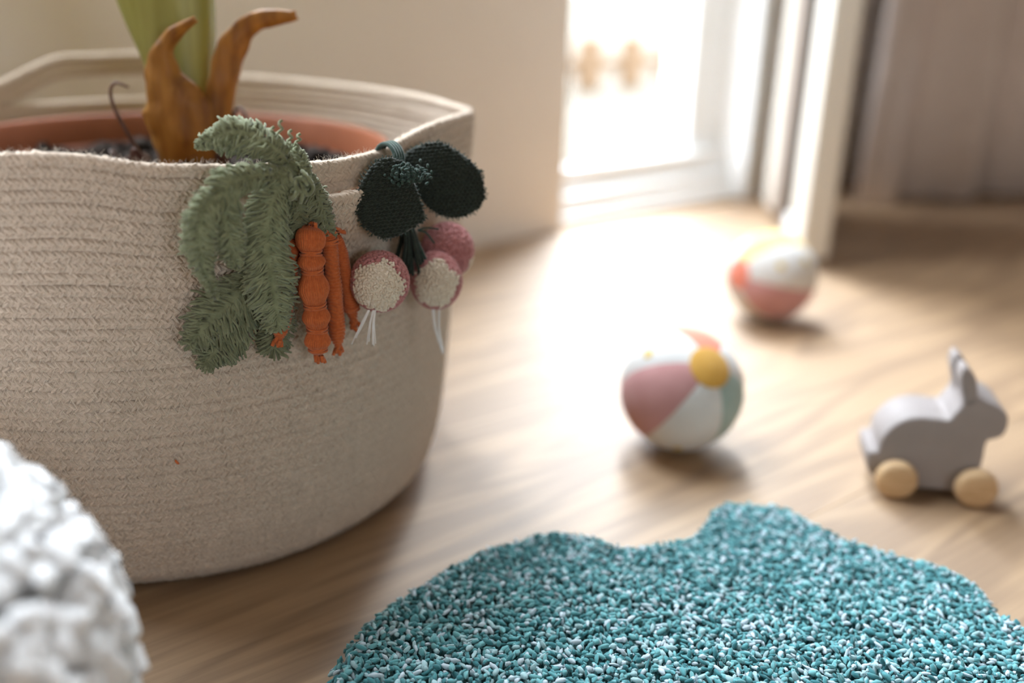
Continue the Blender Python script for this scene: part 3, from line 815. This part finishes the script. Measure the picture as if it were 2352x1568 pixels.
# ------------------------------------------------------------------ radish bunch
M_dgreen = fabric('dark_green_knit', (.010, .014, .009), (.022, .032, .022), 500, .9, .35)
M_dteal = fabric('deep_green_yarn', (.02, .045, .035), (.04, .075, .06), 500, .9, .3)
M_pink = fabric('rose_pink_yarn', (.42, .155, .15), (.56, .25, .25), 420, .95, .35)
M_cream = fabric('cream_yarn', (.68, .58, .46), (.78, .69, .57), 420, .95, .3)
radishes = thing('radish_bunch', 'bunch of pink and cream crocheted radishes with dark green leaves hanging on the basket', 'ornament',
                 tuple(float(x) for x in on_basket(-33, .205, 6)))
def radish(c, r, axis, half, parent, seed, squash=1.05):
    g = np.random.default_rng(seed); axis = unit(np.array(axis, float))
    n = 1150; i = np.arange(n) + .5
    ph = np.arccos(1 - 2 * i / n); th = math.pi * (1 + 5 ** .5) * i
    D = np.stack([np.cos(th) * np.sin(ph), np.sin(th) * np.sin(ph), np.cos(ph)], -1)
    D = unit(D + g.normal(0, .03, D.shape))
    tang = unit(np.cross(D, axis + g.normal(0, .35, D.shape)))
    bit = np.cross(D, tang)
    ang = np.degrees(np.arccos(np.clip(D @ axis, -1, 1)))
    az = np.arctan2(D @ unit(np.cross(axis, [0, 0, 1.])), D @ np.cross(axis, unit(np.cross(axis, [0, 0, 1.]))))
    lim = half + 6 * np.sin(az * 5 + seed) + g.normal(0, 3, n)
    P = np.asarray(c) + D * (r - .0004) * np.array([1, 1, squash])
    s = g.normal(1, .12, (n, 1))
    sl = g.normal(0, .5, (n, 1)); X = tang * np.cos(sl) + bit * np.sin(sl); Y = -tang * np.sin(sl) + bit * np.cos(sl)
    u = np.linspace(0, math.pi, 18); v = np.arange(24) * math.pi / 12
    U, Vv = np.meshgrid(u, v, indexing='ij')
    core = np.asarray(c) + (r - .0006) * np.stack([np.sin(U) * np.cos(Vv), np.sin(U) * np.sin(Vv), np.cos(U) * squash], -1)
    k = ang >= lim
    V, Q = merge([(core, grid_quads(18, 24, wrap_v=True)), stamp(BEAD, P[k], X[k] * .00105 * s[k], Y[k] * .00066 * s[k], D[k] * .0009)])
    o = mk('radish', V, Q, M_pink, parent)
    k = ~k
    x_ = unit(np.cross(axis, [.2, .3, .9])); y_ = np.cross(axis, x_); q = np.arange(30) * 2 * math.pi / 30
    capv = np.array([[np.asarray(c) + (r - .00035) * np.array([1, 1, squash]) * (math.cos(math.radians(g_)) * axis + math.sin(math.radians(g_)) * (math.cos(w_) * x_ + math.sin(w_) * y_)) for w_ in q] for g_ in np.linspace(1, half - 3, 10)])
    V, Q = merge([(capv, grid_quads(10, 30, wrap_v=True)), stamp(BEAD, P[k] + D[k] * .0002, X[k] * .00095 * s[k], Y[k] * .00068 * s[k], D[k] * .00085)])
    mk('cream_tip', V, Q, M_cream, o)
    return o
r1 = on_basket(-40.6, .1580, 15); r2 = on_basket(-28.1, .1490, 16); r3 = on_basket(-22.9, .1600, 13)
ra = radish(r1, .0136, (.04, -.98, .02), 58, radishes, 3)
rb = radish(r2, .0130, (.10, -.985, .08), 54, radishes, 4, 1.12)
rc = radish(r3, .0136, (.75, .35, -.55), 40, radishes, 5)
M_root = fabric('white_thread', (.80, .77, .76), (.86, .83, .82), 300, .8, .2)
def threads(parent, pairs, rad=.00027):
    parts = []
    for pts in pairs: parts.append(tubes(smooth_path(pts, 14), rad, 5))
    V, Q = merge(parts); mk('root_threads', V, Q, M_root, parent)
b1 = r1 + np.array([-.0015, -.0105, -.0105])
threads(ra, [[b1 + (dx * .3, 0, 0), b1 + (dx * .55 - .001, -.002, -.006), b1 + (dx - .002, -.001, -dz)] for dx, dz in
             [(-.0085, .0165), (-.0075, .0140), (-.0065, .0135), (-.0015, .0165), (-.0005, .0150), (.0012, .0165), (.0018, .0170), (.0026, .0160)]])
b2 = r2 + np.array([-.001, -.008, -.0125])
threads(rb, [[b2 + (0, 0, 0), b2 + (.0014, -.001, -.010), b2 + (.0052, 0, -.0232)], [b2 + (.0032, 0, 0), b2 + (.0034, -.001, -.010), b2 + (.0054, 0, -.0220)],
             [b2 + (.0006, 0, 0), b2 + (.0018, -.0012, -.010), b2 + (.0054, 0, -.0228)]], .00055)

def knit_pad(origin, normal, outline, parent, bend=0., spacing=.00215, mat=None, seed=0, rot=0.):
    """a flat knitted leaf: padded core, rows of stitches on both faces and a frayed edge"""
    g = np.random.default_rng(seed)
    n3 = unit(np.array(normal, float)); u3 = unit(np.cross([0, 0, 1.], n3)); v3 = np.cross(n3, u3)
    ol = np.array(outline) / 1000.
    ring = smooth_path(np.concatenate([ol, ol[:1]]), 73)[:-1]
    cen = ring.mean(0)
    def lift(p2, h): # p2 n*2, h n
        q = p2 - cen
        return origin + p2[:, :1] * u3 + p2[:, 1:] * v3 + (h - bend * (q ** 2).sum(1))[:, None] * n3
    ss = np.array([.02, .3, .55, .75, .9, .97, 1.]); V = []
    for s in ss: V.append(lift(cen + (ring - cen) * s, np.full(len(ring), .0016) * math.sqrt(max(0, 1 - s ** 4))))
    for s in ss[::-1][1:]: V.append(lift(cen + (ring - cen) * s, -np.full(len(ring), .0016) * math.sqrt(max(0, 1 - s ** 4))))
    parts = [(np.array(V), grid_quads(len(V), len(ring), wrap_v=True))]
    # stitches on a staggered grid inside the outline
    ext = np.abs(ring - cen).max() + .002
    gx = np.arange(-ext, ext, spacing); gy = np.arange(-ext, ext, spacing * .74)
    cr, sr = math.cos(rot), math.sin(rot)
    pts = []
    for r_i, y in enumerate(gy):
        for x in gx + (spacing / 2 if r_i % 2 else 0): pts.append((x * cr - y * sr, x * sr + y * cr))
    pts = np.array(pts) + cen + g.normal(0, .0001, (len(pts), 2))
    a = np.arctan2(pts[:, 1] - cen[1], pts[:, 0] - cen[0]); ra_ = np.arctan2(ring[:, 1] - cen[1], ring[:, 0] - cen[0])
    o_ = np.argsort(ra_); lim = np.interp(a, ra_[o_], np.linalg.norm(ring - cen, axis=1)[o_], period=2 * math.pi)
    d = np.linalg.norm(pts - cen, axis=1); pts = pts[d < lim * .985]; dd = (d / lim)[d < lim * .985]
    X3 = u3 * cr + v3 * sr; Y3 = -u3 * sr + v3 * cr
    for sg in (1, -1):
        C = lift(pts, sg * .0015 * np.sqrt(1 - np.clip(dd, 0, 1) ** 4))
        m = len(C); s = g.normal(1, .08, (m, 1))
        parts.append(stamp(DOME, C, s * spacing * .52 * X3[None], s * spacing * .36 * Y3[None], np.repeat(sg * .0011 * n3[None], m, 0)))
    V, Q = merge(parts)
    o = mk('leaf', V, Q, mat or M_dgreen, parent)
    k = 210; i = g.integers(0, len(ring), k)
    p0 = lift(ring[i] * 1., np.zeros(k)); out = unit((ring[i] - cen)); o3 = out[:, :1] * u3 + out[:, 1:] * v3
    dr = unit(o3 + g.normal(0, .5, (k, 3))) * g.gamma(3, .00030, (k, 1))
    V, Q = tubes(np.stack([p0 - o3 * .0005, p0 + dr * .6, p0 + dr + g.normal(0, .0002, (k, 3))], 1), .00022, 4)
    mk('frayed_edge', V, Q, M_dteal, o)
    return o
padA = [(8.0, 16.0), (2.0, 18.2), (-4.5, 16.9), (-10.9, 10.3), (-15.0, 1.8), (-15.5, -6.1), (-12.2, -12.6), (-6.0, -17.4), (0.0, -18.6), (8.5, -15.5), (15.3, -11.5), (16.1, -7.9), (13.5, 2.3), (10.8, 10.4)]
knit_pad(np.array([-.0579, .4482, .1954]), (.35, -.92, .15), padA, radishes, 4., seed=1, rot=.05)
padB = [(-23.0, 7.5), (-16.3, 16.4), (-4.4, 20.3), (4.5, 17.6), (14.5, 10.0), (19.0, 3.5), (20.6, -5.4), (17.9, -13.2), (7.8, -18.3), (-2.3, -16.6), (-10.1, -10.0), (-15.5, -.1)]
knit_pad(np.array([-.0352, .4720, .1985]), (.12, -.96, .22), [(x * .97, y * .93) for x, y in padB], radishes, 5., seed=2, rot=.1)
knit_pad(np.array([-.0372, .512, .186]), (.5, -.7, .1), [(x * .62, y * .62) for x, y in padA], radishes, 3., seed=3)
# yarn gathered where the leaves meet, the stem and the hanging cord
parts = []
kc = on_basket(-35.8, .2062, 17)
n = 320
C = kc + rng.normal(0, 1, (n, 3)) * np.array([.0048, .002, .0020]); X = unit(rng.normal(size=(n, 3))); Y = unit(np.cross(X, rng.normal(size=(n, 3))))
parts.append(stamp(BEAD, C, X * .0011, Y * .00065, np.cross(X, Y) * .00065))
for i in range(4):
    q = np.linspace(0, 2 * math.pi, 34); d0 = -35.2 + i * .55
    parts.append(tubes(np.array([on_basket(d0 + 1.1 * math.sin(x / 2), .2088 + .0086 * math.sin(x), 1.5 + 7.8 * math.cos(x)) for x in q]), .00105, 6))
V, Q = merge(parts); mk('hanging_cord', V, Q, M_dteal, radishes)
parts = []
for i in range(34):
    e = rng.normal(0, .0011, 3)
    parts.append(tubes(smooth_path([on_basket(-33.0, .186, 7) + e, on_basket(-32.6, .1745, 10.5) + e * 1.3, on_basket(-32.4, .1655, 11) + e * 2.2, on_basket(-32.3, .1595, 11) + e * 3.], 10), .00075, 5))
V, Q = merge(parts); mk('stem', V, Q, M_dgreen, radishes)
s0 = on_basket(-31.5, .1765, 13)
V, Q = merge([tubes(smooth_path([s0, s0 + (.004, -.001, .0015), s0 + (.010, 0, .0008)], 10), .0004, 5),
              tubes(smooth_path([s0, s0 + (.004, -.001, -.001), s0 + (.008, -.001, -.006)], 10), .0005, 5),
              tubes(smooth_path([s0 + (0, 0, -.006), s0 + (.002, -.001, -.010), s0 + (.004, -.002, -.014)], 10), .0007, 5)])
mk('loose_yarn', V, Q, M_dteal, radishes)

# scrap of orange yarn stuck to the basket
sp = np.array(on_basket(-72.3, .0801, -5.4))
sc_t = thing('yarn_scrap', 'tiny orange yarn scrap caught on the lower basket wall', 'yarn', tuple(float(x) for x in sp))
V, Q = tubes(smooth_path([sp + (-.0008, 0, .001), sp + (0, -.0005, 0), sp + (.0008, 0, -.0011)], 8), np.array([.0003, .0005, .0006, .0006, .0006, .0006, .0005, .0003])[None], 6)
mk('strand', V, Q, M_orange, sc_t)

# ------------------------------------------------------------------ fabric balls
M_white = fabric('white_cotton', (.64, .63, .62), (.70, .69, .68), 60, .9, .2, .2)
M_rose = fabric('dusty_rose_cotton', (.52, .27, .27), (.57, .31, .31), 60, .9, .2, .2)
M_coral = fabric('coral_cotton', (.74, .22, .15), (.80, .27, .19), 60, .9, .2, .2)
M_ochre = fabric('ochre_cotton', (.60, .33, .06), (.66, .38, .09), 60, .9, .2, .2)
M_teal = fabric('grey_teal_cotton', (.32, .42, .39), (.37, .47, .44), 60, .9, .2, .2)
M_butter = fabric('butter_yellow_cotton', (.76, .55, .21), (.8, .6, .27), 60, .9, .2, .2)
M_gold = fabric('gold_print', (.58, .40, .06), (.66, .47, .1), 60, .6, 0)
def fabric_ball(name, base, r, pole, ref, gores, cap_mat, label, dots, cap_half=20):
    t = thing(name, label, 'ball', (base[0], base[1], 0.))
    c = np.array([base[0], base[1], r])
    k = unit(np.array(pole, float)); e1 = unit(np.array(ref, float) - k * np.dot(ref, k)); e2 = np.cross(k, e1)
    n = len(gores)
    for g, m in enumerate(gores):
        al = np.linspace(math.radians(2), math.radians(178), 26); be = np.linspace(g / n, (g + 1) / n, 12) * 2 * math.pi
        Al, Be = np.meshgrid(al, be, indexing='ij')
        f = (Be - be[0]) / (be[-1] - be[0])
        rad = r * (1 - .020 * (np.abs(2 * f - 1) ** 6) * np.sin(Al))
        V = c + rad[..., None] * (np.cos(Al)[..., None] * k + np.sin(Al)[..., None] * (np.cos(Be)[..., None] * e1 + np.sin(Be)[..., None] * e2))
        p = mk('panel', V, grid_quads(26, 12), m, t)
        for (gg, a, b) in dots:
            if gg == g:
                a_, b_ = math.radians(a), (g + b) / n * 2 * math.pi
                d = unit(math.cos(a_) * k + math.sin(a_) * (math.cos(b_) * e1 + math.sin(b_) * e2))
                x = unit(np.cross(d, [.3, .2, .9])); y = np.cross(d, x)
                rr = np.array([.02, .6, .95, 1.]); q = np.arange(14) * 2 * math.pi / 14
                s = r * .085
                V = np.array([[c + unit(d * r + s * u * (math.cos(w) * x + math.sin(w) * y)) * r * (1.004 if i < 3 else .995) for w in q] for i, u in enumerate(rr)])
                mk('gold_dot', V, grid_quads(4, 14, wrap_v=True), M_gold, p)
    for sg in (1, -1):
        al = np.array([.5, 6, 12, 17, cap_half - .8, cap_half, cap_half]); q = np.arange(40) * 2 * math.pi / 40
        rr = r * np.array([1.009, 1.009, 1.009, 1.008, 1.007, 1.004, .99])
        V = np.array([[c + rad * (sg * math.cos(math.radians(a)) * k + math.sin(math.radians(a)) * (math.cos(w) * e1 + math.sin(w) * e2)) for w in q] for a, rad in zip(al, rr)])
        mk('cap', V, grid_quads(7, 40, wrap_v=True), cap_mat, t)
    return t
# camera-facing axes used only to describe which way the balls lie
RX, FW, UP = np.array([1., 0, 0]), np.array([0, 1., 0]), np.array([0, 0, 1.])
def lie(x, y, z):   # x right, y up the picture, z towards the photographer, at the balls' bearing
    f = unit(np.array([-.19, -.90, .38])); r = unit(np.cross(UP, f)); u = np.cross(f, r)
    return x * r + y * u + z * f
p1 = lie(.43, .41, .80)
fabric_ball('fabric_ball', (.1115, .5965), .0402, p1, lie(.87, -.05, -.3), [M_white, M_coral, M_white, M_rose, M_white, M_teal], M_ochre,
            'fabric ball with ochre cap and rose, teal and white panels, nearer the rug', [(4, 96, .5), (2, 95, .45), (0, 60, .3), (0, 100, .5), (2, 60, .75)])
p2 = lie(-.78, -.08, .62)
fabric_ball('fabric_ball', (.231, .858), .0402, p2, lie(.45, -.25, .55), [M_white, M_butter, M_white, M_teal, M_white, M_rose], M_coral,
            'fabric ball with coral cap and yellow top panel beside the open glazed door', [(0, 60, .5), (0, 95, .6), (2, 62, .5), (2, 95, .4), (4, 60, .5), (4, 95, .6)])

# ------------------------------------------------------------------ rabbit on wheels
M_rab = fabric('mauve_grey_paint', (.30, .268, .262), (.335, .30, .295), 40, .55, 0.)
M_beech = light_wood()
yaw = math.radians(-10)
rab = thing('rabbit_toy', 'mauve-grey wooden rabbit push toy on four round wooden wheels', 'toy', (.2345, .5348, 0.))
rab.rotation_euler = (0, 0, yaw)
def extrude(name, ol, y0, y1, mat, parent, bev=.0016):
    bm = bmesh.new()
    f = [bm.verts.new((x / 1000, y0, z / 1000)) for x, z in ol]
    face = bm.faces.new(f)
    ex = bmesh.ops.extrude_face_region(bm, geom=[face])
    for v in [g for g in ex['geom'] if isinstance(g, bmesh.types.BMVert)]: v.co.y = y1
    bmesh.ops.recalc_face_normals(bm, faces=bm.faces)
    es = [e for e in bm.edges if abs(e.verts[0].co.y - e.verts[1].co.y) < 1e-7]
    bmesh.ops.bevel(bm, geom=es, offset=bev, segments=2, affect='EDGES', profile=.5)
    me = bpy.data.meshes.new(name); bm.to_mesh(me); bm.free()
    for p in me.polygons: p.use_smooth = len(p.vertices) == 4
    me.materials.append(mat)
    o = bpy.data.objects.new(name, me); col.objects.link(o); o.parent = parent
    return o
def close_smooth(pts, n):
    p = np.array(pts, float); m = len(p)
    q = np.concatenate([p[-2:], p, p[:3]]); s = smooth_path(q, (len(q) - 1) * n + 1)
    return s[2 * n:(2 + m) * n]
body = [(-17.9, 22.5), (-17.2, 26.3), (-12.6, 27.4), (-11.5, 35.1), (-8.9, 41.1), (-4.2, 47.0), (2.1, 50.9), (8.8, 52.5), (17.0, 52.6), (23.9, 52.6), (26.6, 56.5), (29.3, 61.5), (31.5, 66.5), (37.0, 68.5),
        (42.3, 66.9), (48.1, 64.8), (52.6, 61.8), (56.0, 58.3), (57.2, 52.1), (56.3, 46.4), (52.8, 43.2), (48.2, 41.1), (47.6, 36.6), (47.8, 30.1), (47.4, 20.9), (47.0, 10.0), (40, 6.2), (12.3, 5.7), (-3.5, 7.0), (-13.4, 10.8), (-16.9, 16.1)]
extrude('body', close_smooth(body, 4), .004, .039, M_rab, rab)
ear = [(30.5, 62), (29.9, 66.3), (27.9, 72.3), (26.1, 78.3), (26.1, 83.0), (27.6, 86.1), (31.1, 84.2), (34.5, 80.0), (36.1, 74.8), (37.4, 68.7), (37, 63)]
extrude('ear', close_smooth(ear, 4), 0.004, .0185, M_rab, rab, .0014)
extrude('ear', close_smooth(ear, 4), .0245, .039, M_rab, rab, .0014)
def wheel(u, y0, y1, r=.0124):
    prof = [(.0004, y0), (r * .7, y0), (r - .002, y0 + .0006), (r - .0005, y0 + .002), (r, (y0 + y1) / 2), (r - .0005, y1 - .002), (r - .002, y1 - .0006), (r * .7, y1), (.0004, y1)]
    a = np.arange(40) * 2 * math.pi / 40
    V = np.array([[(u + q * math.cos(x), y, r + q * math.sin(x)) for x in a] for q, y in prof])
    return mk('wheel', V, grid_quads(len(prof), 40, wrap_v=True), M_beech, rab, local=True)
for u in (.0, .0455):
    wheel(u, -.0055, .0035); wheel(u, .0395, .0485)
    V, Q = tubes(np.array([[u, -.002, .0124], [u, .02, .0124], [u, .045, .0124]]), .0022, 10)
    mk('axle', V, Q, M_beech, rab, local=True)

# ------------------------------------------------------------------ turquoise rug
M_rugback = fabric('rug_backing', (.06, .16, .17), (.09, .2, .21), 80, .95, 0.)
M_pile = yarn_tones('turquoise_yarn')
rug = thing('rug', 'turquoise tufted cotton rug with a scalloped edge on the floor', 'rug', (.09, .33, 0.))
rug_ol = np.array([(-.071, .374), (-.058, .402), (-.036, .430), (-.012, .452), (.012, .468), (.026, .472), (.040, .4705), (.056, .460), (.075, .462), (.098, .470), (.110, .484), (.120, .502), (.138, .510), (.158, .506),
                   (.172, .494), (.184, .478), (.200, .466), (.216, .456), (.232, .447), (.244, .430), (.2435, .412), (.252, .398), (.268, .380), (.285, .35), (.282, .30), (.26, .25), (.20, .215), (.12, .20), (.04, .205), (-.03, .23), (-.07, .28), (-.078, .33)])
rr_ = close_smooth(rug_ol, 6)
cen = np.array([.09, .34])
def rug_lim(p):
    a = np.arctan2(p[:, 1] - cen[1], p[:, 0] - cen[0]); ra_ = np.arctan2(rr_[:, 1] - cen[1], rr_[:, 0] - cen[0]); o = np.argsort(ra_)
    return np.interp(a, ra_[o], np.linalg.norm(rr_ - cen, axis=1)[o], period=2 * math.pi)
rings = [(.02, .0035), (.5, .0035), (.93, .0035), (.985, .0028), (.99, .0006), (.97, .0004)]
V = np.array([[(cen[0] + (p[0] - cen[0]) * s, cen[1] + (p[1] - cen[1]) * s, z) for p in rr_] for s, z in rings])
mk('backing', V, grid_quads(len(rings), len(rr_), wrap_v=True), M_rugback, rug)
sp = .00235
gx, gy = np.meshgrid(np.arange(-.09, .30, sp), np.arange(.19, .53, sp))
p = np.stack([gx.ravel(), gy.ravel()], -1) + rng.normal(0, sp * .3, (gx.size, 2))
d = np.linalg.norm(p - cen, axis=1); lim = rug_lim(p)
ok = d < lim * .992; p, e = p[ok], (lim - d)[ok]
n = len(p)
edge = sstep(e / .012)
hz = .0042 + .0070 * edge + .0016 * np.array([mnoise.noise((q[0] * 38, q[1] * 38, 2)) for q in p]) + rng.normal(0, .0008, n)
outd = unit(np.concatenate([p - cen, np.zeros((n, 1))], 1))
lean = np.array([mnoise.noise((q[0] * 24, q[1] * 24, 9)) for q in p]) * math.pi * 2
X = np.stack([np.cos(lean), np.sin(lean), np.zeros(n)], -1) * .6 + rng.normal(0, .8, (n, 3)) * np.array([1, 1, .55]) + outd * (1.6 * (1 - edge))[:, None]
X[:, 2] -= .9 * (1 - edge)
X = unit(X); Y = unit(np.cross(X, rng.normal(size=(n, 3)))); Z = np.cross(X, Y)
C = np.concatenate([p, hz[:, None]], 1)
ln = rng.uniform(.0013, .0031, n)[:, None]; wd = rng.uniform(.00075, .0014, n)[:, None]
C[:, 2] = np.maximum(C[:, 2], .0012 + np.abs(X[:, 2]) * ln[:, 0])
Va, Qa = stamp(BEAD, C, X * ln, Y * wd, Z * wd)
Va = Va + rng.normal(0, .00016, Va.shape)
tones = np.array([(.045, .185, .21), (.09, .295, .325), (.15, .39, .42), (.33, .51, .55), (.49, .60, .67)])
ti = rng.choice(5, n, p=[.2, .27, .21, .18, .14]); tc_ = tones[ti] * rng.normal(1, .07, (n, 1))
# upright roots of the tufts, filling the pile between the visible ends
k = rng.random(n) < .3
Cb = C[k].copy(); Cb[:, 2] = hz[k] * .5
up = unit(np.stack([rng.normal(0, .25, k.sum()), rng.normal(0, .25, k.sum()), np.ones(k.sum())], -1)); yb = unit(np.cross(up, rng.normal(size=up.shape)))
B5 = ball_template(5, 4)
Vb, Qb = stamp(B5, Cb, up * (hz[k] * .5)[:, None], yb * .0011, np.cross(up, yb) * .0011)
cols = np.concatenate([np.repeat(tc_, len(BEAD[0]), 0), np.repeat(tones[rng.choice(3, k.sum())] * .9, len(B5[0]), 0)])
V, Q = merge([(Va, Qa), (Vb, Qb)])
tag(mk('pile', V, Q, M_pile, rug, cols=np.clip(cols, 0, 1)), kind='stuff')

# ------------------------------------------------------------------ white shaggy cushion, close by on the left
M_shag = fabric('white_cotton_tufts', (.74, .74, .75), (.82, .82, .83), 120, .95, .3)
M_shagc = fabric('white_cotton_cover', (.76, .75, .74), (.82, .81, .8), 60, .95, .2)
cu = thing('shaggy_cushion', 'white shaggy tufted cushion lying in front of the basket', 'cushion', (-.245, .235, 0.))
cc, cr_ = np.array([-.250, .234, .090]), np.array([.128, .074, .082])
u = np.linspace(0, math.pi, 26); v = np.arange(48) * math.pi / 24
U, Vv = np.meshgrid(u, v, indexing='ij')
def sq(x, e): return np.sign(x) * np.abs(x) ** e
Vc = cc + cr_ * np.stack([sq(np.sin(U), .8) * sq(np.cos(Vv), .75), sq(np.sin(U), .8) * sq(np.sin(Vv), .75), sq(np.cos(U), .9)], -1)
mk('cover', Vc, grid_quads(26, 48, wrap_v=True), M_shagc, cu)
n = 2800
uu_ = np.arccos(rng.uniform(-.85, 1, n)); vv_ = rng.uniform(0, 2 * math.pi, n)
D = np.stack([sq(np.sin(uu_), .8) * sq(np.cos(vv_), .75), sq(np.sin(uu_), .8) * sq(np.sin(vv_), .75), sq(np.cos(uu_), .9)], -1)
P0 = cc + cr_ * D; Nn = unit(D / cr_)
l = rng.uniform(.004, .009, n)[:, None]
side = unit(np.cross(Nn, rng.normal(size=(n, 3))))
P1 = P0 + Nn * l * .6 + side * l * .25; P2 = P0 + Nn * l * .75 + side * l * .8; P2[:, 2] -= .003
P2[:, 2] = np.maximum(P2[:, 2], .006); P1[:, 2] = np.maximum(P1[:, 2], .006)
V, Q = tubes(np.stack([P0, P1, P2], 1), np.array([[.0042, .0052, .0036]]), 7)
tag(mk('tufts', V, Q, M_shag, cu), kind='stuff')
